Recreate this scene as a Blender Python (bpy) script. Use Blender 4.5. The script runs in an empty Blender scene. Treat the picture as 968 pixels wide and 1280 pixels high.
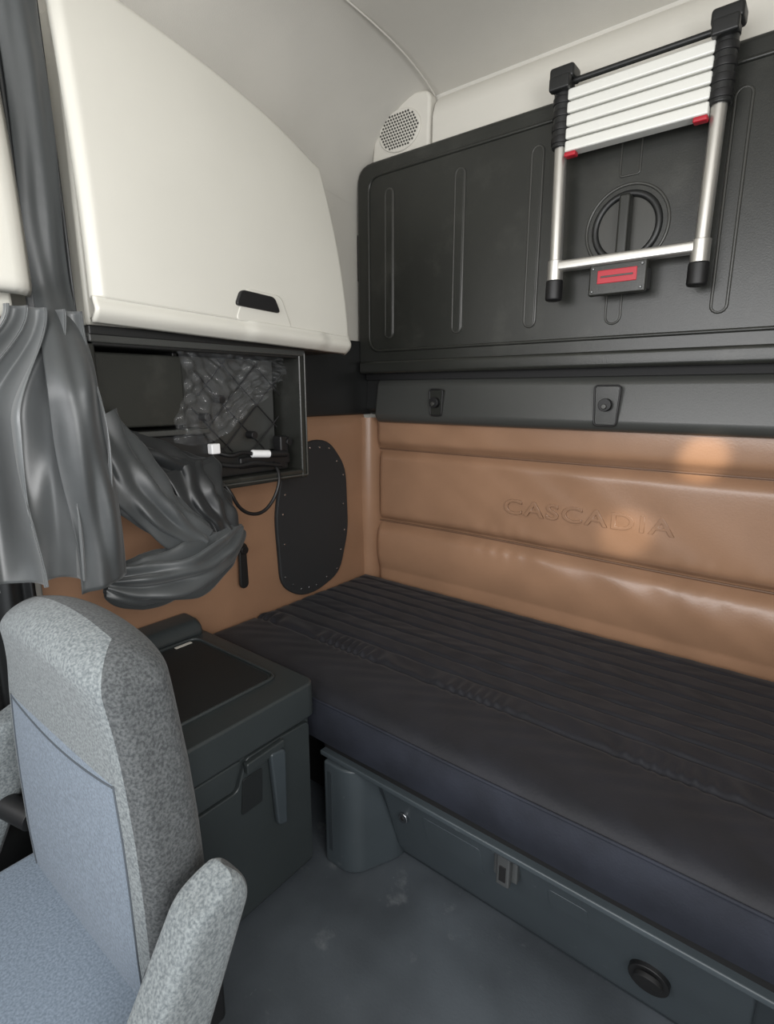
import bpy, bmesh, math, random
from mathutils import Vector, Matrix
random.seed(4)
S=bpy.context.scene
COL=bpy.context.collection

# ---------------------------------------------------------------- materials
def srgb(c):
    return tuple(((v/255)/12.92 if v/255<=0.04045 else ((v/255+0.055)/1.055)**2.4) for v in c)+(1,)
def mat(name,c,rough=.5,metal=0,noise=None,bump=None,sheen=0,alpha=None,coat=0,c2=None,spec=None):
    m=bpy.data.materials.new(name);m.use_nodes=True
    nt=m.node_tree;b=nt.nodes['Principled BSDF']
    b.inputs['Base Color'].default_value=srgb(c)
    b.inputs['Roughness'].default_value=rough
    b.inputs['Metallic'].default_value=metal
    if spec is not None:b.inputs['Specular IOR Level'].default_value=spec
    if sheen:b.inputs['Sheen Weight'].default_value=sheen
    if coat:b.inputs['Coat Weight'].default_value=coat
    tc=nt.nodes.new('ShaderNodeTexCoord')
    if noise:
        sc,amt=noise
        n=nt.nodes.new('ShaderNodeTexNoise');n.inputs['Scale'].default_value=sc;n.inputs['Detail'].default_value=5
        nt.links.new(tc.outputs['Object'],n.inputs['Vector'])
        r=nt.nodes.new('ShaderNodeValToRGB')
        r.color_ramp.elements[0].position=.35;r.color_ramp.elements[1].position=.65
        a=srgb(c);d=srgb(c2) if c2 else tuple(min(1,v*(1+amt)) for v in a[:3])+(1,)
        lo=tuple(v*(1-amt) for v in a[:3])+(1,) if not c2 else a
        r.color_ramp.elements[0].color=lo;r.color_ramp.elements[1].color=d
        nt.links.new(n.outputs['Fac'],r.inputs['Fac']);nt.links.new(r.outputs['Color'],b.inputs['Base Color'])
    if bump:
        sc,st,dist=bump
        n=nt.nodes.new('ShaderNodeTexNoise');n.inputs['Scale'].default_value=sc;n.inputs['Detail'].default_value=3
        nt.links.new(tc.outputs['Object'],n.inputs['Vector'])
        bp=nt.nodes.new('ShaderNodeBump');bp.inputs['Strength'].default_value=st;bp.inputs['Distance'].default_value=dist
        nt.links.new(n.outputs['Fac'],bp.inputs['Height']);nt.links.new(bp.outputs['Normal'],b.inputs['Normal'])
    if alpha is not None:b.inputs['Alpha'].default_value=alpha
    return m
def add_scuffs(m,scale,col,lo=.66,hi=.72,stretch=(1,1,1)):
    nt=m.node_tree;b=nt.nodes['Principled BSDF']
    src=b.inputs['Base Color'].links[0].from_socket
    tc=nt.nodes.new('ShaderNodeTexCoord');mp=nt.nodes.new('ShaderNodeMapping');mp.inputs['Scale'].default_value=stretch
    mp.inputs['Rotation'].default_value=(0,0,.6)
    n=nt.nodes.new('ShaderNodeTexNoise');n.inputs['Scale'].default_value=scale;n.inputs['Detail'].default_value=6;n.inputs['Roughness'].default_value=.65
    r=nt.nodes.new('ShaderNodeValToRGB');r.color_ramp.elements[0].position=lo;r.color_ramp.elements[1].position=hi
    r.color_ramp.elements[0].color=(0,0,0,1);r.color_ramp.elements[1].color=(.6,.6,.6,1)
    mx=nt.nodes.new('ShaderNodeMixRGB');mx.inputs['Color2'].default_value=srgb(col)
    nt.links.new(tc.outputs['Object'],mp.inputs['Vector']);nt.links.new(mp.outputs['Vector'],n.inputs['Vector'])
    nt.links.new(n.outputs['Fac'],r.inputs['Fac']);nt.links.new(r.outputs['Color'],mx.inputs['Fac'])
    nt.links.new(src,mx.inputs['Color1']);nt.links.new(mx.outputs['Color'],b.inputs['Base Color'])
M={}
M['liner']=mat('headliner_fabric',(194,191,183),.9,noise=(3,.04),bump=(300,.2,.002))
M['trim']=mat('beige_trim',(204,201,192),.6,bump=(250,.15,.001))
M['cab']=mat('cabinet_beige',(197,195,186),.36,noise=(2,.03),bump=(350,.12,.001))
M['black']=mat('black_plastic',(28,29,29),.42,bump=(260,.2,.001))
M['panel']=mat('panel_black',(40,41,38),.33,noise=(2.5,.18),bump=(220,.22,.0012))
add_scuffs(M['panel'],7,(66,66,62),.55,.80)
M['ridge']=mat('panel_ridge',(60,60,57),.32)
M['rail']=mat('rail_grey',(60,61,59),.34,bump=(220,.2,.001))
M['deep']=mat('deep_black',(12,12,13),.7)
M['cover']=mat('cover_charcoal',(36,38,40),.65,bump=(400,.4,.001))
M['leather']=mat('tan_leather',(147,114,90),.29,noise=(4,.09),bump=(160,.22,.0015))
M['leather2']=mat('tan_leather_emboss',(106,80,62),.5)
M['mat']=mat('mattress_fabric',(23,24,30),.68,noise=(9,.2),bump=(160,.3,.002),spec=.4,sheen=.06)
M['matside']=mat('mattress_side',(33,36,45),.75,noise=(9,.2),bump=(220,.3,.002),spec=.35)
M['floor']=mat('rubber_floor',(70,75,80),.42,noise=(3.2,.28),bump=(150,.2,.002))
add_scuffs(M['floor'],9,(130,133,135),.60,.78)
add_scuffs(M['floor'],40,(165,167,168),.69,.76,(1,.35,1))
M['locker']=mat('locker_plastic',(49,54,55),.38,noise=(3,.08),bump=(260,.25,.001))
M['lockerin']=mat('locker_inset',(29,32,33),.55,bump=(260,.25,.001))
M['base']=mat('base_plastic',(60,67,71),.36,noise=(4,.1),bump=(260,.2,.001))
add_scuffs(M['base'],30,(105,109,111),.66,.76)
M['base2']=mat('base_recess',(46,52,56),.5)
M['silver']=mat('aluminium',(205,203,198),.3,metal=.85)
M['steel']=mat('latch_steel',(120,122,122),.35,metal=.8)
M['rung']=mat('rung_white',(226,226,220),.35,metal=.15)
M['chrome']=mat('chrome',(190,192,195),.18,metal=1)
M['red']=mat('red_label',(172,28,44),.4)
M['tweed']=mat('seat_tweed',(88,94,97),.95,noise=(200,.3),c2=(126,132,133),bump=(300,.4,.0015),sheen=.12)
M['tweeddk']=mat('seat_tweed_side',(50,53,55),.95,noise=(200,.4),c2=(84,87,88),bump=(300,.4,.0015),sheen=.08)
M['insert']=mat('seat_insert_cool_lit',(96,107,119),.9,noise=(200,.3),c2=(120,132,145),bump=(300,.4,.0015),sheen=.12)  # insert fabric; its blue cast is cool light put into the colour
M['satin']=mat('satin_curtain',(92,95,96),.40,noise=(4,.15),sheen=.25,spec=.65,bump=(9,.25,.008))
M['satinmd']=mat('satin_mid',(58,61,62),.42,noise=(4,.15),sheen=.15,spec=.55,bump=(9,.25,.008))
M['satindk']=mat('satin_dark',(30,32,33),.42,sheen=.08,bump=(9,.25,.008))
M['white']=mat('white_plastic',(225,225,225),.4)
M['film']=mat('clear_film',(130,132,134),.08,alpha=.13,bump=(18,.9,.025),spec=1.0)
M['rubber']=mat('rubber_black',(18,18,19),.5)
M['stitch']=mat('seat_seam',(70,76,82),.8)

# ---------------------------------------------------------------- helpers
def link(o,m=None,parent=None,smooth=False):
    COL.objects.link(o)
    if m is not None:
        o.data.materials.append(M[m] if isinstance(m,str) else m)
    if parent is not None:o.parent=parent
    if smooth and o.type=='MESH':
        for p in o.data.polygons:p.use_smooth=True
    return o
def empty(name):
    e=bpy.data.objects.new(name,None);e.empty_display_size=.05;COL.objects.link(e);return e
def mesh(name,verts,faces,m,parent=None,smooth=False):
    me=bpy.data.meshes.new(name);me.from_pydata(verts,[],faces);me.update()
    return link(bpy.data.objects.new(name,me),m,parent,smooth)
def fixn(o):
    bm=bmesh.new();bm.from_mesh(o.data);bmesh.ops.recalc_face_normals(bm,faces=bm.faces);bm.to_mesh(o.data);bm.free()
def bev(o,w,seg=3):
    if w:
        b=o.modifiers.new('bevel','BEVEL');b.width=w;b.segments=seg;b.limit_method='ANGLE';b.angle_limit=math.radians(35)
        b.harden_normals=False
        for p in o.data.polygons:p.use_smooth=True
        w2=o.modifiers.new('wn','WEIGHTED_NORMAL');w2.keep_sharp=False
    return o
def box(name,a,b,m,parent=None,bevel=.004,seg=3):
    x0,y0,z0=a;x1,y1,z1=b
    v=[(x0,y0,z0),(x1,y0,z0),(x1,y1,z0),(x0,y1,z0),(x0,y0,z1),(x1,y0,z1),(x1,y1,z1),(x0,y1,z1)]
    f=[(3,2,1,0),(4,5,6,7),(0,1,5,4),(1,2,6,5),(2,3,7,6),(3,0,4,7)]
    return bev(mesh(name,v,f,m,parent),bevel,seg)
def rpoly(pts,r,n=6):
    out=[];N=len(pts)
    for i in range(N):
        p=Vector(pts[i]);a=Vector(pts[i-1]);b=Vector(pts[(i+1)%N])
        rr=r[i] if isinstance(r,(list,tuple)) else r
        da=(a-p);db=(b-p);l=min(rr,da.length*.48,db.length*.48)
        if l<1e-5:out.append(tuple(p));continue
        s=p+da.normalized()*l;e=p+db.normalized()*l
        for k in range(n+1):
            t=k/n;out.append(tuple((1-t)**2*s+2*t*(1-t)*p+t*t*e))
    return out
def prism(name,pts,axis,a,b,m,parent=None,bevel=.004,seg=3):
    def P(q,h):
        if axis=='x':return (h,q[0],q[1])
        if axis=='y':return (q[0],h,q[1])
        return (q[0],q[1],h)
    n=len(pts);v=[P(q,a) for q in pts]+[P(q,b) for q in pts]
    f=[tuple(range(n))[::-1],tuple(range(n,2*n))]+[(i,(i+1)%n,n+(i+1)%n,n+i) for i in range(n)]
    o=mesh(name,v,f,m,parent);fixn(o);return bev(o,bevel,seg)
def tube(name,pts,r,m,parent=None,cyclic=False,smooth=False,res=4):
    cu=bpy.data.curves.new(name,'CURVE');cu.dimensions='3D';cu.bevel_depth=r;cu.bevel_resolution=res;cu.use_fill_caps=True
    sp=cu.splines.new('NURBS' if smooth else 'POLY');sp.points.add(len(pts)-1)
    for i,p in enumerate(pts):sp.points[i].co=(*p,1)
    sp.use_cyclic_u=cyclic
    if smooth:sp.order_u=3;sp.use_endpoint_u=True;cu.resolution_u=8
    return link(bpy.data.objects.new(name,cu),m,parent)
def cyl(name,p0,p1,r,m,parent=None,n=24,bevel=.002,r2=None):
    p0=Vector(p0);p1=Vector(p1);d=p1-p0
    bm=bmesh.new();bmesh.ops.create_cone(bm,cap_ends=True,segments=n,radius1=r,radius2=r if r2 is None else r2,depth=d.length)
    mt=Matrix.Translation((p0+p1)/2)@d.to_track_quat('Z','Y').to_matrix().to_4x4()
    bmesh.ops.transform(bm,matrix=mt,verts=bm.verts)
    me=bpy.data.meshes.new(name);bm.to_mesh(me);bm.free()
    return bev(link(bpy.data.objects.new(name,me),m,parent),bevel,2)
def grid(name,fn,nu,nv,m,parent=None,flip=False):
    v=[fn(i/nu,j/nv) for j in range(nv+1) for i in range(nu+1)]
    f=[]
    for j in range(nv):
        for i in range(nu):
            a=j*(nu+1)+i;q=(a,a+1,a+nu+2,a+nu+1)
            f.append(q[::-1] if flip else q)
    return mesh(name,v,f,m,parent,True)
def solid(o,t,off=-1):
    s=o.modifiers.new('s','SOLIDIFY');s.thickness=t;s.offset=off;return o
def stadium(cx,z0,z1,w,n=8,w2=None):
    w2=w if w2 is None else w2
    pts=[]
    for k in range(n+1):
        a=math.pi*k/n;pts.append((cx+w*math.cos(a),z1-w+w*math.sin(a)))
    for k in range(n+1):
        a=math.pi+math.pi*k/n;pts.append((cx+w2*math.cos(a),z0+w2+w2*math.sin(a)))
    return pts
def seamdip(d,w=.018):
    return 1-math.exp(-(d/w)**2)
def sst(a,b,x):
    t=max(0,min(1,(x-a)/(b-a)));return t*t*(3-2*t)

W=2.25; FY=-3.0
# ---------------------------------------------------------------- room shell
box('floor',(0,FY,-.05),(W,0,0),'floor',None,0)
box('wall_back',(0,.001,0),(W,.06,2.5),'liner',None,0)
box('wall_left',(-.06,FY,0),(-.001,0.06,2.5),'liner',None,0)
box('wall_right',(W,-1.45,0),(W+.06,.06,2.5),'liner',None,0)
def ceil(u,v):
    y=FY+(-FY+0.0)*v; R=.36
    zt=2.47-.05*max(0,(y+.35)/.35)**2
    s=u*3
    if s<1:
        a=math.pi/2*s;return (R-R*math.cos(a),y,zt-R+R*math.sin(a))
    if s>2:
        a=math.pi/2*(s-2);return (W-R+R*math.sin(a),y,zt-R+R*math.cos(a))
    return (R+(W-2*R)*(s-1),y,zt)
grid('ceiling',ceil,60,40,'liner')
tube('trim_1',[(.36,-2.6,2.469),(.36,-.9,2.469),(.36,-.40,2.467),(.355,-.15,2.441),(.345,-.03,2.405)],.003,'liner',None,smooth=True)
prism('trim_2',[(-.001,2.20),(-.05,2.20),(-.05,2.33),(-.035,2.375),(-.001,2.41)],'x',.345,W,'trim',None,.008)
box('wall_left_lower_trim',(.0005,FY,.0),(.02,-1.415,1.30),'black',None,.004)
# corner speaker pod
sp=empty('ceiling_speaker')
prism('housing',rpoly([(.05,2.15),(.335,2.15),(.34,2.42),(.22,2.44),(.09,2.41)],[.02,.02,.03,.06,.09]),'y',-.055,-.002,'trim',sp,.02,5)
def ell(cx,cz,rx,rz,n=40):return [(cx+rx*math.cos(2*math.pi*k/n),cz+rz*math.sin(2*math.pi*k/n)) for k in range(n)]
prism('grille',ell(.205,2.318,.098,.072),'y',-.062,-.05,'trim',sp,.004)
bm=bmesh.new()
for i in range(-8,9):
    for j in range(-7,8):
        x=i*.0125+(j%2)*.00625;z=j*.0108
        if (x/.088)**2+(z/.063)**2<1:
            bmesh.ops.create_cone(bm,cap_ends=True,segments=8,radius1=.004,radius2=.004,depth=.003,matrix=Matrix.Translation((.205+x,-.0625,2.318+z))@Matrix.Rotation(math.pi/2,4,'X'))
me=bpy.data.meshes.new('holes');bm.to_mesh(me);bm.free();link(bpy.data.objects.new('holes',me),'ridge',sp)

# ---------------------------------------------------------------- tan padding rear wall
def backpad(u,v):
    x=.06+(W-.06)*u; z=.42+(1.25-.42)*v
    s1=.775+.006*math.sin(x*3.1); s2=1.105
    d=min(abs(z-s1),abs(z-s2),)
    e=seamdip(d,.022)
    p=.030*e*seamdip(x-.06,.02)
    p+=.003*math.sin(4.3*x+2*z)*seamdip(d,.05)
    p+=.0022*math.exp(-((z-s1)/.05)**2)*math.sin(46*x+7*math.sin(9*x))*e
    p+=.0014*math.sin(13*x+9*math.sin(5*z+2*x))*math.sin(11*z+3*x)*e
    if z<s1:p+=.022*math.sin(math.pi*min(1,(s1-z)/.22))
    if z>s2:p+=.014
    return (x,-.004-p,z)
pad=empty('rear_wall_padding')
grid('leather_panels',backpad,320,130,'leather',pad)
tube('piping_1',[(.07+i*.1,-.012,.775+.006*math.sin((.07+i*.1)*3.1)) for i in range(22)],.004,'leather2',pad,smooth=True)
tube('piping_2',[(.07,-.012,1.105),(2.2,-.012,1.105)],.004,'leather2',pad)
def roll(u,v):
    a=math.pi/2*u;z=.42+.82*v
    r=.055+.003*math.sin(9*z)
    return (.0+r*(math.sin(a))*1.1+.004,-r*1.3*math.cos(a)-.004,z)
grid('corner_roll',roll,12,40,'leather',pad)
txt=bpy.data.curves.new('lettering','FONT');txt.body='CASCADIA';txt.size=.098;txt.extrude=.0016;txt.bevel_depth=.0018;txt.space_character=1.15
to=bpy.data.objects.new('embossed_lettering',txt);link(to,'leather',pad);to.location=(.695,-.0362,.90);to.rotation_euler=(math.pi/2,0,0);to.scale=(1.12,.8,1)

# ---------------------------------------------------------------- tan padding left wall
def leftpad(u,v):
    y=-1.40+1.35*u;z=.30+.96*v
    p=.012*seamdip(1.26-z,.02)+.002*math.sin(5*y+4*z)
    return (.004+p,y,z)
lp=empty('side_wall_padding')
grid('leather_side',leftpad,80,60,'leather',lp,flip=True)
box('upper_black_trim',(.001,-.70,1.255),(.03,-.02,1.56),'black',lp,.008)
cov=empty('side_access_cover')
cp=[(-.485,.535),(-.58,.60),(-.595,.89),(-.555,1.06),(-.42,1.165),(-.30,1.16),(-.20,1.04),(-.19,.76),(-.25,.575),(-.39,.53)]
cps=rpoly(cp,.06,5)
prism('cover_plate',cps,'x',.015,.034,'cover',cov,.006)
c0=Vector((-.39,.85))
for k in range(0,10):
    p=Vector(cp[k]);q=Vector(cp[(k+1)%10])
    for t in (.05,.55):
        r=p.lerp(q,t);r=r+(c0-r).normalized()*.03
        cyl('rivet_%d'%(k*2+int(t*2)),(.033,r.x,r.y),(.037,r.x,r.y),.004,'chrome',cov,10,.001)
hd=empty('side_wall_lever')
cyl('pivot',(.015,-.765,.80),(.045,-.765,.80),.024,'black',hd)
prism('lever',stadium(-.765,.655,.82,.015,w2=.018),'x',.036,.05,'black',hd,.004)
cyl('knob',(.04,-.765,.80),(.062,-.765,.80),.015,'rubber',hd)

# ---------------------------------------------------------------- folded upper bunk
ub=empty('upper_bunk')
prism('bunk_shell',rpoly([(.02,1.46),(W-.02,1.46),(W-.02,2.225),(.02,2.225)],[.03,.05,.06,.075]),'y',-.10,-.006,'panel',ub,.016,4)
box('lower_lip',(.035,-.115,1.425),(W-.03,-.006,1.475),'panel',ub,.012)
Y=-.1005
def ring(name,pts,r,mm='ridge',y=Y,par=ub):
    return tube(name,[(p[0],y,p[1]) for p in pts],r,mm,par,cyclic=True)
ring('border_ridge',rpoly([(.085,1.515),(W-.08,1.515),(W-.08,2.17),(.085,2.17)],.06),.006,'panel')
for i,x in enumerate((.19,.505,.79,1.345,1.66,1.95)):
    ring('rib_%d'%i,stadium(x,1.565,2.11,.019),.0045)
    prism('ribface_%d'%i,stadium(x,1.565,2.11,.017),'y',-.105,-.099,'panel',ub,.003)
ring('slot_upper',rpoly([(1.05,1.965),(1.105,1.965),(1.105,2.15),(1.05,2.15)],.008),.003)
ring('slot_lower',stadium(1.062,1.555,1.66,.022),.0035)
ring('latch_ring_outer',ell(1.08,1.825,.116,.116,48),.0045)
ring('latch_ring_mid',ell(1.08,1.825,.09,.09,48),.010,'black')
prism('latch_dish',ell(1.08,1.825,.082,.082,48),'y',-.102,-.09,'ridge',ub,.003)
prism('latch_bar',rpoly([(1.064,1.742),(1.096,1.742),(1.096,1.908),(1.064,1.908)],.01),'y',-.140,-.10,'panel',ub,.009)
box('side_hinge',(.006,-.085,1.80),(.03,-.04,1.98),'black',ub,.006)

# ---------------------------------------------------------------- rail under bunk
rl=empty('wall_rail')
prism('rail_body',[(-.006,1.40),(-.055,1.405),(-.075,1.385),(-.094,1.25),(-.078,1.225),(-.006,1.22)],'x',.10,W-.01,'rail',rl,.014,4)
prism('rail_end',[(-.006,1.42),(-.05,1.42),(-.06,1.27),(-.006,1.25)],'x',.02,.13,'black',rl,.014,4)
box('shadow_gap',(.04,-.07,1.40),(W-.02,-.006,1.43),'deep',rl,0)
for i,x in enumerate((.42,1.065)):
    pl=[(x-.04,1.37),(x-.034,1.245),(x+.034,1.245),(x+.04,1.37)] if i else [(x-.03,1.36),(x-.025,1.26),(x+.025,1.26),(x+.03,1.36)]
    prism('hook_plate_%d'%i,rpoly(pl,.012),'y',-.10,-.078,'panel',rl,.004)
    ring('plate_edge_%d'%i,rpoly(pl,.012),.003,'rubber',-.10,rl)
    cyl('hook_%d'%i,(x,-.12,1.31),(x,-.095,1.31),.02,'rubber',rl)
    cyl('hook_pin_%d'%i,(x,-.128,1.305),(x,-.118,1.305),.008,'ridge',rl)

# ---------------------------------------------------------------- telescopic ladder
ld=empty('telescopic_ladder')
YL=-.17
LX0,LX1=.893,1.303
for s,x in ((0,LX0),(1,LX1)):
    dx=.006*(1 if s else -1)
    cyl('pole_%d'%s,(x-dx,YL,1.70),(x,YL,2.08),.0185,'silver',ld)
    cyl('sleeve_%d'%s,(x,YL,2.055),(x,YL,2.235),.027,'black',ld,bevel=.004)
    for k in range(5):
        cyl('collar_%d_%d'%(s,k),(x,YL,2.065+k*.034),(x,YL,2.085+k*.034),.0295,'rubber',ld,bevel=.003)
    box('cap_%d'%s,(x-.036,YL-.032,2.225),(x+.036,YL+.03,2.262),'black',ld,.009)
    box('clip_%d'%s,(x-.03,YL-.045,2.195),(x+.03,YL-.02,2.232),'black',ld,.006)
    cyl('ferrule_%d'%s,(x-dx,YL,1.685),(x-dx,YL,1.745),.024,'silver',ld)
    cyl('foot_%d'%s,(x-dx,YL,1.628),(x-dx,YL,1.69),.026,'rubber',ld,bevel=.007)
    q=.03 if not s else -.045
    box('lock_tab_%d'%s,(x-.008+q,YL-.03,2.020),(x+.026+q,YL-.005,2.033),'red',ld,.004)
for k in range(5):
    z=2.05+k*.0335
    box('rung_%d'%k,(LX0+.02,YL-.024,z-.0145),(LX1-.02,YL+.02,z+.0145),'rung',ld,.005)
cyl('top_bar',(LX0,YL,2.225),(LX1,YL,2.225),.008,'black',ld)
box('bottom_rung',(LX0,YL-.018,1.712),(LX1,YL+.018,1.742),'silver',ld,.008)
box('holder_plate',(1.015,-.165,1.64),(1.165,-.108,1.70),'black',ld,.006)
box('holder_rim',(1.01,-.185,1.628),(1.17,-.165,1.715),'panel',ld,.006)
box('holder_label',(1.035,-.187,1.660),(1.145,-.183,1.697),'red',ld,.002)
box('holder_label_bar',(1.045,-.189,1.676),(1.135,-.186,1.681),'ridge',ld,.001)
for s in (1.022,1.158):
    for z in (1.64,1.703):cyl('screw_%d_%d'%(int(s*1000),int(z*1000)),(s,-.189,z),(s,-.184,z),.004,'steel',ld,12)

# ---------------------------------------------------------------- overhead cabinet
oc=empty('overhead_cabinet')
def ytop(y):
    t=(y+1.33)/.85
    return 2.235-.195*t+.030*math.sin(math.pi*max(0,min(1,t)))
def door(u,v):
    y0=-1.325;y1=-.475
    z0=1.553-.028*u;y=y0+(y1-y0)*u
    zt=ytop(y)
    z=z0+(zt-z0)*v
    x=.332-.070*v**2
    x-=.035*max(0,(u-.965)/.035)**1.6
    x-=.02*max(0,(.03-u)/.03)**2
    x-=.03*max(0,(v-.97)/.03)**2
    y-=.055*u*v**1.2*sst(.6,1,u)
    return (x,y,z)
solid(grid('door',door,130,80,'cab',oc),.02)
prism('carcass',[(-1.31,1.50),(-.50,1.485),(-.52,1.96),(-.80,2.05),(-1.31,2.14)],'x',.004,.255,'cab',oc,.01)
def lip(u,v):
    y=-1.325+.855*u
    zb=1.500-.026*u
    bul=.03*sst(.46,.52,u)*(1-sst(.80,.86,u))
    z=zb+.056*v
    x=.332+.010*math.sin(math.pi*min(1,v*1.15))+bul*.2-.02*(1-v)**3-.035*max(0,(u-.965)/.035)**1.6
    return (x,y,z)
solid(grid('door_lip',lip,90,14,'cab',oc),.012)
prism('pull_surround',rpoly([(-.955,1.54),(-.75,1.532),(-.79,1.622),(-.915,1.628)],.02),'x',.318,.334,'cab',oc,.004)
prism('pull_recess',rpoly([(-.955,1.578),(-.80,1.572),(-.82,1.614),(-.935,1.62)],.014),'x',.325,.3415,'rubber',oc,.003)
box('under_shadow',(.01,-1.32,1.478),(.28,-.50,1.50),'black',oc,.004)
oc2=empty('overhead_cabinet.001')
def door2(u,v):
    y=-2.25+.812*u;z=1.54+.60*v
    x=.345-.075*v**2-.03*max(0,(u-.96)/.04)**2-.05*max(0,(v-.94)/.06)**2-.02*max(0,(.03-v)/.03)**2
    y-=.02*sst(.88,1,v)*u
    return (x,y,z)
solid(grid('door',door2,60,50,'cab',oc2),.02)
box('carcass',(.004,-2.24,1.50),(.27,-1.46,2.1),'cab',oc2,.01)

# ---------------------------------------------------------------- open cubby under cabinet
cb=empty('open_wall_shelf')
box('back_panel',(.02,-1.32,1.09),(.035,-.66,1.47),'black',cb,0)
box('top',(.02,-1.325,1.455),(.27,-.65,1.475),'black',cb,.004)
prism('bottom',[(.02,1.07),(.27,1.07),(.275,1.10),(.02,1.10)],'y',-1.325,-.65,'panel',cb,.006)
box('side_r',(.02,-.675,1.07),(.275,-.65,1.475),'panel',cb,.006)
box('side_l',(.02,-1.33,1.07),(.27,-1.305,1.475),'panel',cb,.006)
box('divider',(.035,-1.07,1.20),(.20,-1.055,1.455),'black',cb,.003)
box('left_door',(.21,-1.30,1.26),(.228,-1.06,1.445),'panel',cb,.006)
box('left_shelf',(.04,-1.31,1.235),(.25,-1.0,1.25),'rail',cb,.004)
prism('tray',rpoly([(-1.30,1.10),(-.70,1.10),(-.70,1.15),(-.92,1.16),(-1.0,1.23),(-1.30,1.24)],.01),'x',.04,.235,'black',cb,.006)
box('front_rim_top',(.255,-1.32,1.462),(.278,-.65,1.486),'rail',cb,.004)
tube('front_rim_edge',[(.278,-.655,1.47),(.278,-.655,1.08),(.278,-1.0,1.085)],.003,'ridge',cb)
box('net_backing',(.15,-1.03,1.16),(.16,-.69,1.45),'rail',cb,.003)
box('bracket',(.20,-.90,1.12),(.245,-.70,1.155),'rubber',cb,.006)
box('bracket_upright',(.20,-.735,1.12),(.24,-.70,1.21),'rubber',cb,.006)
for k in range(5):
    a=-1.03+k*.12
    for sgn in (1,-1):
        pts=[]
        for s in range(9):
            zz=1.17+s*.034;yy=a+sgn*(zz-1.31)*1.0
            if -1.03<yy<-.685:pts.append((.205+.01*math.sin(yy*9),yy,zz))
        if len(pts)>1:tube('net_%d_%d'%(k,sgn+1),pts,.0026,'rubber',cb,res=1)
def film(u,v):
    y=-1.09+.36*u+.02*math.sin(5*v);z=1.46-.27*v*(.65+.3*math.sin(3.2*u+1))
    return (.25+.006*math.sin(17*u+6*v)+.006*math.sin(31*v+9*u+4*math.sin(11*u))+.004*math.sin(60*u-20*v),y,z)
grid('plastic_film',film,80,60,'film',cb)
box('connector_1',(.235,-1.005,1.175),(.258,-.975,1.205),'white',cb,.004)
cyl('connector_2',(.25,-.86,1.165),(.26,-.80,1.16),.012,'white',cb)
cyl('plug',(.26,-.80,1.16),(.26,-.73,1.155),.011,'rubber',cb)
tube('cable_1',[(.24,-.98,1.18),(.255,-.94,1.16),(.25,-.90,1.175),(.25,-.86,1.165)],.006,'rubber',cb,smooth=True)
tube('cable_2',[(.25,-1.0,1.15),(.262,-.93,1.13),(.262,-.86,1.14),(.262,-.76,1.12)],.007,'rubber',cb,smooth=True)
tube('cable_loop',[(.22,-.99,1.12),(.29,-.985,1.09),(.285,-.94,1.0),(.28,-.86,.975),(.28,-.80,1.02),(.285,-.775,1.10),(.24,-.77,1.13)],.0055,'rubber',cb,smooth=True)
for k,(yy,zz) in enumerate(((-.95,1.33),(-1.0,1.28),(-.73,1.12),(-.70,1.19),(-.84,1.22))):
    cyl('clip_%d'%k,(.21,yy,zz),(.245,yy,zz),.012,'rubber',cb,12)

# ---------------------------------------------------------------- curtains
cu=empty('sleeper_curtain')
def updrape(u,v):
    z=2.26-.76*v
    y=-1.432+.094*u
    return (.242+.012*math.sin(2*math.pi*2.2*u+.4*math.sin(3*v))+.02*v,y,z)
solid(grid('upper_drape_shaded',updrape,60,40,'satindk',cu),.003)  # same curtain cloth; shade between the cabinets is put into its dark satin
def curtain(u,v):
    z=1.52-.565*v+.012*math.sin(7*u)*v
    k=sst(0,.40,v)
    ya=-1.50-.19*k; yb=-1.345-.005*k
    y=ya+(yb-ya)*u
    amp=.014+.022*k
    ph=2*math.pi*4.4*u+.45*math.sin(2.5*v+2*u)+.5*math.sin(6*v+9*u)*k
    s=math.sin(ph); s=s*(1.25-.25*s*s)
    x=.318+.035*k+amp*s*(1+.3*math.sin(5*v+12*u))+.005*math.sin(11*v+8*u)*k+.004*math.sin(2*math.pi*11*u+4*v)*k
    y+=amp*.5*math.cos(ph)
    return (x,y,z)
solid(grid('lower_drape',curtain,220,90,'satin',cu),.003)
def strap(u,v):
    z=2.26-1.335*v
    k=sst(1.60,.95,z)
    k2=sst(1.58,1.34,z)
    yc=-1.385-.030*k2+.02*k
    w=.038+.012*k2
    wr=.005*math.sin(9*z+5*u)+.003*math.sin(19*z-8*u)+.003*math.sin(2*math.pi*2.3*u+3*z)
    return (.272+.110*k2+.012*math.sin(math.pi*u)*(1+k2)+wr*(.4+.6*k2),yc+(u-.5)*2*w+.003*math.sin(14*z),z+.02*(u-.5)*k2)
solid(grid('strap_fold',strap,40,140,'satinmd',cu),.004)  # satin darkened overall to carry part of the shade between the cabinets
cu2=empty('sleeper_curtain.001')
def liner(u,v):
    z=.93-.70*v
    return (.045+.016*math.sin(2*math.pi*5*u+v),-1.80+.37*u,z)
solid(grid('dark_liner',liner,120,20,'satindk',cu2),.003)
tb=empty('curtain_tieback')
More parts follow.
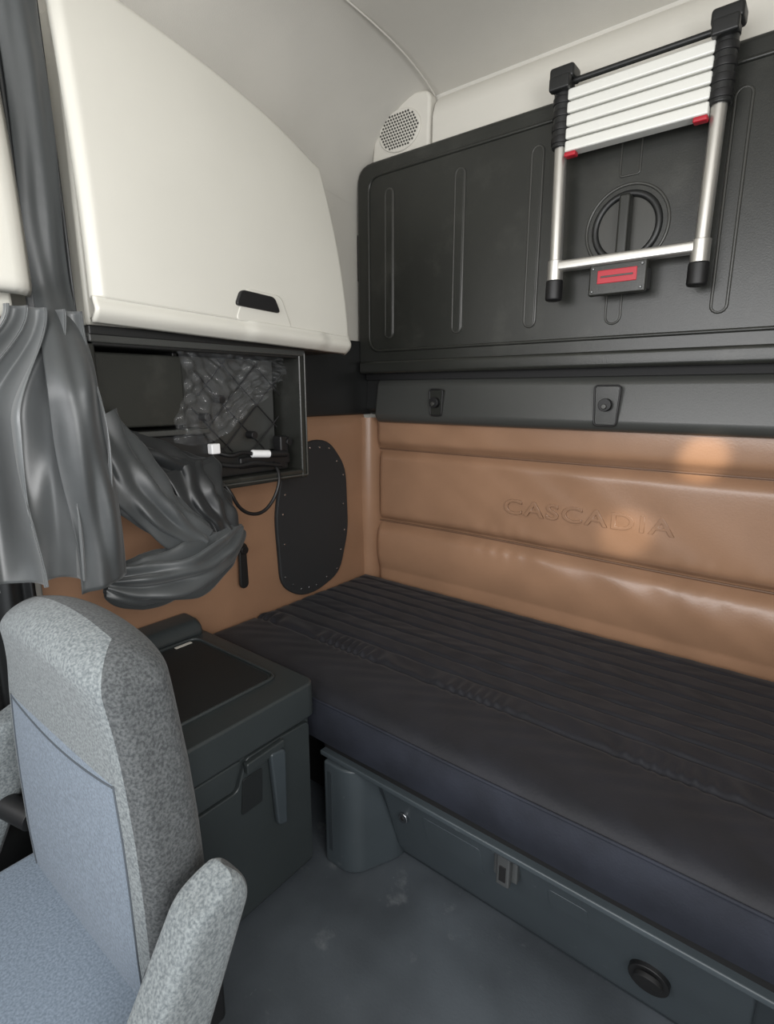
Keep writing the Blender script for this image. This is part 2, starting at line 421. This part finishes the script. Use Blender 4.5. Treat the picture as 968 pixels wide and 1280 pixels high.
def sweep(name,path,wid,thk,m,folds=3,amp=.25,nu=48,nv=80,seed=0):
    P=[Vector(p) for p in path];n=len(P)-1
    def at(t):
        t=max(0,min(.9999,t))*n;i=int(t);f=t-i
        p0=P[max(0,i-1)];p1=P[i];p2=P[min(n,i+1)];p3=P[min(n,i+2)]
        return .5*((2*p1)+(-p0+p2)*f+(2*p0-5*p1+4*p2-p3)*f*f+(-p0+3*p1-3*p2+p3)*f**3)
    def lerp(L,t):
        t=max(0,min(.9999,t))*(len(L)-1);i=int(t);f=t-i;return L[i]*(1-f)+L[i+1]*f
    def fn(u,v):
        p=at(v);T=(at(v+.01)-at(v-.01)).normalized()
        N=Vector((1,0,0));N=(N-T*N.dot(T)).normalized();B=T.cross(N)
        a=2*math.pi*u;r=1+amp*math.sin(folds*2*a+seed+5*v)*.6+amp*.5*math.sin((folds+2)*a+3*seed-7*v)+.10*math.sin(5*a+13*v+seed)*math.sin(11*v)
        return tuple(p+B*math.cos(a)*lerp(wid,v)*r+N*math.sin(a)*lerp(thk,v)*r)
    return grid(name,fn,nu*2,nv,m,tb)
sweep('bundle',[(.31,-1.36,.90),(.33,-1.28,.885),(.34,-1.16,.885),(.33,-1.05,.92),(.31,-.97,.965)],[.03,.06,.065,.055,.02],[.03,.04,.05,.045,.02],'satinmd',5,.26,seed=1)
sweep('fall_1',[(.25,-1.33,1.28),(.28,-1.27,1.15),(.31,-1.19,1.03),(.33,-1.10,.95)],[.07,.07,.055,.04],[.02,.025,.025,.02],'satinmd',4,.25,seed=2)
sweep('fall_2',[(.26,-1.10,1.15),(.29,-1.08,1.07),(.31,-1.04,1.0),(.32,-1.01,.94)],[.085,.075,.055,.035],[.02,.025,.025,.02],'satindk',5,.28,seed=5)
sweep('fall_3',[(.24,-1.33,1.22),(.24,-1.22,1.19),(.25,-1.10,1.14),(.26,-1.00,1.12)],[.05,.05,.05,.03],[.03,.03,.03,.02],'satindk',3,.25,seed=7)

# ---------------------------------------------------------------- side locker
lk=empty('bunkside_locker')
LXF=.62;LY=-1.415
box('body',(.022,LY+.01,.005),(LXF-.015,-.985,.49),'locker',lk,.012)
prism('lid_body',rpoly([(.022,LY),(LXF+.005,LY),(LXF+.005,-.975),(.022,-.975)],[.01,.02,.035,.01]),'z',.485,.585,'locker',lk,.016,4)
prism('lid_rim',[(.022,.58),(.13,.58),(.12,.615),(.095,.632),(.022,.635)],'y',-1.30,-.99,'locker',lk,.016,4)
prism('worktop_inset',rpoly([(.15,LY+.05),(.52,LY+.05),(.52,-1.04),(.15,-1.04)],.03),'z',.58,.588,'lockerin',lk,.002)
tube('worktop_border',[(p[0],p[1],.588) for p in rpoly([(.14,LY+.04),(.53,LY+.04),(.53,-1.03),(.14,-1.03)],.035)],.005,'locker',lk,cyclic=True)
box('label',(.155,-1.115,.588),(.167,-1.06,.590),'trim',lk,.001)
prism('front_door',rpoly([(LY+.02,.03),(-1.0,.03),(-1.0,.47),(-1.10,.475),(-1.21,.475),(-1.24,.40),(LY+.02,.40)],.015),'x',LXF-.02,LXF-.002,'locker',lk,.004)
prism('front_upper',rpoly([(LY+.02,.41),(-1.25,.41),(-1.225,.48),(LY+.02,.48)],.01),'x',LXF-.02,LXF+.0,'locker',lk,.004)
prism('pull_lever',rpoly([(-1.135,.24),(-1.105,.23),(-1.10,.45),(-1.15,.46)],.012),'x',LXF,LXF+.018,'base',lk,.006)
prism('pull_bridge',rpoly([(-1.22,.44),(-1.10,.455),(-1.10,.475),(-1.22,.47)],.006),'x',LXF-.003,LXF+.014,'locker',lk,.004)
prism('label_recess',rpoly([(-1.235,.33),(-1.17,.33),(-1.165,.425),(-1.225,.425)],.008),'x',LXF-.004,LXF+.001,'lockerin',lk,.001)

# ---------------------------------------------------------------- mattress
mt=empty('lower_bunk_mattress')
MX0,MX1,MY0,MY1=.02,W-.02,-.955,-.065
seams=[-.14,-.21,-.28,-.35,-.42,-.49,-.56,-.63]
def mtop(u,v):
    x=MX0+(MX1-MX0)*u;y=MY0+(MY1-MY0)*v
    z=.535
    e=min(y-MY0,MY1-y,x-MX0,MX1-x)
    z-=.03*math.exp(-e/.018)
    for s in seams:z-=.0060*math.exp(-((y-s)/.007)**2)*(1+.2*math.sin(35*x+s*90))
    z-=.009*math.exp(-((y+.715)/.010)**2)
    band=math.exp(-((y+.69)/.032)**2)*(.75+.25*math.sin(3*x+1))
    z+=.0058*band*math.sin(120*x+9*math.sin(13*x)+30*y)
    z+=.002*math.sin(7*x+4*math.sin(6*y))*math.sin(5*y+x)
    z+=.0006*math.sin(60*x+6*math.sin(20*y))
    return (x,y,z)
grid('quilted_top',mtop,700,260,'mat',mt)
def mfront(u,v):
    x=MX0+(MX1-MX0)*u
    z=.385+.125*v
    y=MY0-.012*math.sin(math.pi*v)-.002*math.sin(9*x+5*z)
    return (x,y,z)
grid('front_border',mfront,200,16,'matside',mt)
tube('piping',[(MX0+i*.1,MY0-.001,.508+.001*math.sin(i)) for i in range(22)],.004,'matside',mt,smooth=True)
box('core',(MX0,MY0+.005,.378),(MX1,MY1,.50),'mat',mt,.01)

# ---------------------------------------------------------------- bunk base
bb=empty('under_bunk_panel')
X0=.64;X1=W-.02
def slab(name,x0,x1,z0,z1,off,m,bevel=.004,r=.0,th=.015):
    f=lambda z:-.80-.12*(z/.36)
    pts=rpoly([(x0,z0),(x1,z0),(x1,z1),(x0,z1)],r) if r else [(x0,z0),(x1,z0),(x1,z1),(x0,z1)]
    n=len(pts)
    v=[(p[0],f(p[1])-off,p[1]) for p in pts]+[(p[0],f(p[1])-off+th,p[1]) for p in pts]
    fc=[tuple(range(n)),tuple(range(n,2*n))[::-1]]+[(i,(i+1)%n,n+(i+1)%n,n+i) for i in range(n)]
    o=mesh(name,v,fc,m,bb);fixn(o);return bev(o,bevel,3)
slab('face',X0,X1,.0,.345,0,'base2',.003,th=.03)
slab('raised_panel',.80,1.66,.035,.325,.014,'base',.008,[.03,.10,.05,.03],.02)
slab('raised_panel_2',1.70,X1,.035,.325,.014,'base',.008,[.10,.03,.03,.05],.02)
slab('inner_recess_1',.93,1.10,.17,.27,.0155,'base',.002,.012,.006)
slab('inner_recess_2',1.27,1.36,.21,.27,.0155,'base',.002,.012,.006)
box('top_lip',(X0-.03,-.955,.337),(X1,-.90,.352),'base',bb,.004)
box('gap',(X0-.03,-.935,.352),(X1,-.06,.376),'deep',bb,0)
box('platform',(.022,-.76,.01),(X1,-.06,.345),'deep',bb,0)
prism('corner_post',rpoly([(.632,-.965),(.735,-.965),(.80,-.83),(.80,-.79),(.632,-.79)],[.01,.05,.02,0,0],8),'z',.002,.335,'base',bb,.010,4)
prism('post_groove',rpoly([(.65,.05),(.665,.05),(.665,.31),(.65,.31)],.004),'y',-.967,-.96,'base2',bb,.001)
yb=lambda z:-.80-.12*(z/.36)-.014
bx=1.175
box('latch_base',(bx-.03,yb(.29)-.008,.245),(bx+.03,yb(.29)+.012,.335),'steel',bb,.004)
box('latch_arm',(bx-.017,yb(.29)-.022,.235),(bx+.017,yb(.29)-.006,.325),'steel',bb,.005)
box('latch_slot',(bx-.008,yb(.29)-.024,.25),(bx+.008,yb(.29)-.018,.29),'deep',bb,.001)
cyl('latch_pin',(bx-.035,yb(.3)-.014,.318),(bx+.035,yb(.3)-.014,.318),.006,'chrome',bb)
cyl('key_lock',(.865,yb(.225)-.012,.225),(.865,yb(.225)+.01,.225),.015,'chrome',bb)
cyl('key_slot',(.865,yb(.225)-.014,.225),(.865,yb(.225)-.01,.225),.006,'deep',bb)
cyl('round_port',(1.485,yb(.17)-.014,.165),(1.485,yb(.17)+.01,.17),.040,'rubber',bb,32)
cyl('round_port_cap',(1.485,yb(.17)-.02,.165),(1.485,yb(.17)-.01,.17),.028,'deep',bb,32)

# ---------------------------------------------------------------- driver seat
st=empty('driver_seat')
XC=.53
prof=[(.12,.31,.080,-1.520),(.35,.315,.088,-1.520),(.50,.315,.088,-1.520),(.60,.308,.087,-1.520),(.70,.292,.086,-1.520),(.78,.272,.085,-1.520),
 (.85,.258,.084,-1.520),(.91,.25,.082,-1.522),(.99,.245,.080,-1.525)]
ZT=.945
def pr(z,i):
    for a,b in zip(prof,prof[1:]):
        if z<=b[0]:
            t=(z-a[0])/(b[0]-a[0]);return a[i]+(b[i]-a[i])*max(0,t)
    return prof[-1][i]
def kk(z):
    return math.sqrt(max(0,1-max(0,(z-(ZT-.06))/.06)**2))
def wt(z):
    k=kk(z)
    return pr(z,1)-(1-k)*.07, pr(z,2)*k
def backrest(u,v):
    z=.12+(ZT-.12)*math.sin(v*math.pi/2)
    w,t=wt(z);yc=pr(z,3)
    a=2*math.pi*u
    c=math.cos(a);s=math.sin(a);e=.55
    x=w*(abs(c)**e)*(1 if c>0 else -1)
    y=t*(abs(s)**e)*(1 if s>0 else -1)
    if y<0:
        q=1-min(1,abs(x)/w)**4
        y+=.025*q*sst(ZT,.75,z)
    z2=z-.035*(abs(x)/.24)**2*sst(.75,ZT,z)
    return (XC+x,yc+y,z2)
NU=144
b=grid('backrest',backrest,NU,100,'tweed',st)
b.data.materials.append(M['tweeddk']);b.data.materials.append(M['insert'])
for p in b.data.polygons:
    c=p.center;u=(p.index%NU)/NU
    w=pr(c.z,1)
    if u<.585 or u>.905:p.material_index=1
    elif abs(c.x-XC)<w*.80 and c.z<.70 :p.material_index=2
def fr(x,z,o=.0005):
    w,t=wt(z);e=.55
    q=min(.999,abs(x)/w);c=q**(1/e);s=math.sqrt(max(0,1-c*c))
    y=-t*(s**e)+.025*(1-q**4)*sst(ZT,.75,z)
    return (XC+x,pr(z,3)+y-o,z)
tube('seam_cross',[fr(-.23+.46*i/24,.70-.02*math.sin(math.pi*i/24)) for i in range(25)],.002,'stitch',st)
for sg in (1,-1):
    tube('seam_side_%d'%(sg+1),[fr(sg*pr(z,1)*.80,z) for z in [.20+.024*i for i in range(22)]],.002,'stitch',st)
prism('cushion',rpoly([(XC-.30,-2.10),(XC+.30,-2.10),(XC+.305,-1.53),(XC-.305,-1.53)],[.08,.08,.03,.03]),'z',.12,.25,'insert',st,.04,5)
prism('pedestal',rpoly([(XC-.2,-2.0),(XC+.2,-2.0),(XC+.2,-1.55),(XC-.2,-1.55)],.04),'z',.0,.20,'rubber',st,.02)
def arm(nm,x):
    P0=Vector((x,-1.69,.235));P1=Vector((x,-1.497,.595));L=(P1-P0)
    T=L.normalized();B=Vector((0,-T.z,T.y))
    def fn(u,v):
        a=2*math.pi*u;c=math.cos(a);s=math.sin(a)
        k=1
        v=math.sin(v*math.pi/2)
        if v>.88:k=math.sqrt(max(0,1-((v-.88)/.12)**2))
        if v<.06:k=math.sqrt(max(0,1-((.06-v)/.06)**2))
        e=.5
        wx=.042*(abs(c)**e)*(1 if c>0 else -1)*k**.6
        wb=(.050+.022*(1-v))*(abs(s)**e)*(1 if s>0 else -1)*k
        q=P0+L*v+Vector((wx,0,0))+B*wb
        q.z-=.03*max(0,wb/.05)*sst(.8,1,v)
        return tuple(q)
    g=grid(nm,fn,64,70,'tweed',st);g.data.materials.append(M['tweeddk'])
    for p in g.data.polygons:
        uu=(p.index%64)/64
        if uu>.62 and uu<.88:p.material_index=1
    cyl(nm+'_pivot',(XC+(.29 if x>XC else -.29),-1.56,.34),(x,-1.60,.36),.03,'rubber',st)
arm('armrest_1',.94);arm('armrest_2',.125)
box('side_bracket',(XC+.28,-1.56,.16),(XC+.33,-1.46,.40),'rubber',st,.01)

# ---------------------------------------------------------------- lights
def area(name,loc,rot,sx,sy,p,col):
    l=bpy.data.lights.new(name,'AREA');l.shape='RECTANGLE';l.size=sx;l.size_y=sy;l.energy=p;l.color=col
    o=bpy.data.objects.new(name,l);COL.objects.link(o);o.location=loc;o.rotation_euler=rot;return o
area('windscreen_daylight',(1.1,-2.95,1.65),(math.radians(90),0,0),1.9,.9,40,(1,.99,.99))
area('door_window_daylight',(W+.1,-2.1,1.55),(math.radians(90),0,math.radians(90)),1.0,.7,36,(1,.99,.98))
def spot(name,loc,tgt,ang,p,col):
    l=bpy.data.lights.new(name,'SPOT');l.energy=p;l.spot_size=math.radians(ang);l.spot_blend=.8;l.color=col;l.shadow_soft_size=.02
    o=bpy.data.objects.new(name,l);COL.objects.link(o);o.location=loc
    o.rotation_euler=(Vector(tgt)-Vector(loc)).to_track_quat('-Z','Y').to_euler();return o
spot('sun_glint_1',(2.1,-2.4,1.9),(1.33,0,1.14),3.6,380,(1,.86,.66))
spot('sun_glint_2',(2.1,-2.4,1.9),(1.13,0,.87),4.2,190,(1,.88,.70))
w=bpy.data.worlds.new('sky');S.world=w;w.use_nodes=True
w.node_tree.nodes['Background'].inputs[0].default_value=(.9,.95,1,1)
w.node_tree.nodes['Background'].inputs[1].default_value=.8

# ---------------------------------------------------------------- camera
c=bpy.data.cameras.new('camera');c.sensor_fit='HORIZONTAL';c.sensor_width=36;c.lens=36*685/968;c.clip_start=.02
co=bpy.data.objects.new('camera',c);COL.objects.link(co)
co.location=(1.62,-1.92,1.35);co.rotation_euler=(math.radians(90)-math.atan(150/685),0,math.radians(38.4))
S.camera=co
S.view_settings.view_transform='Standard'
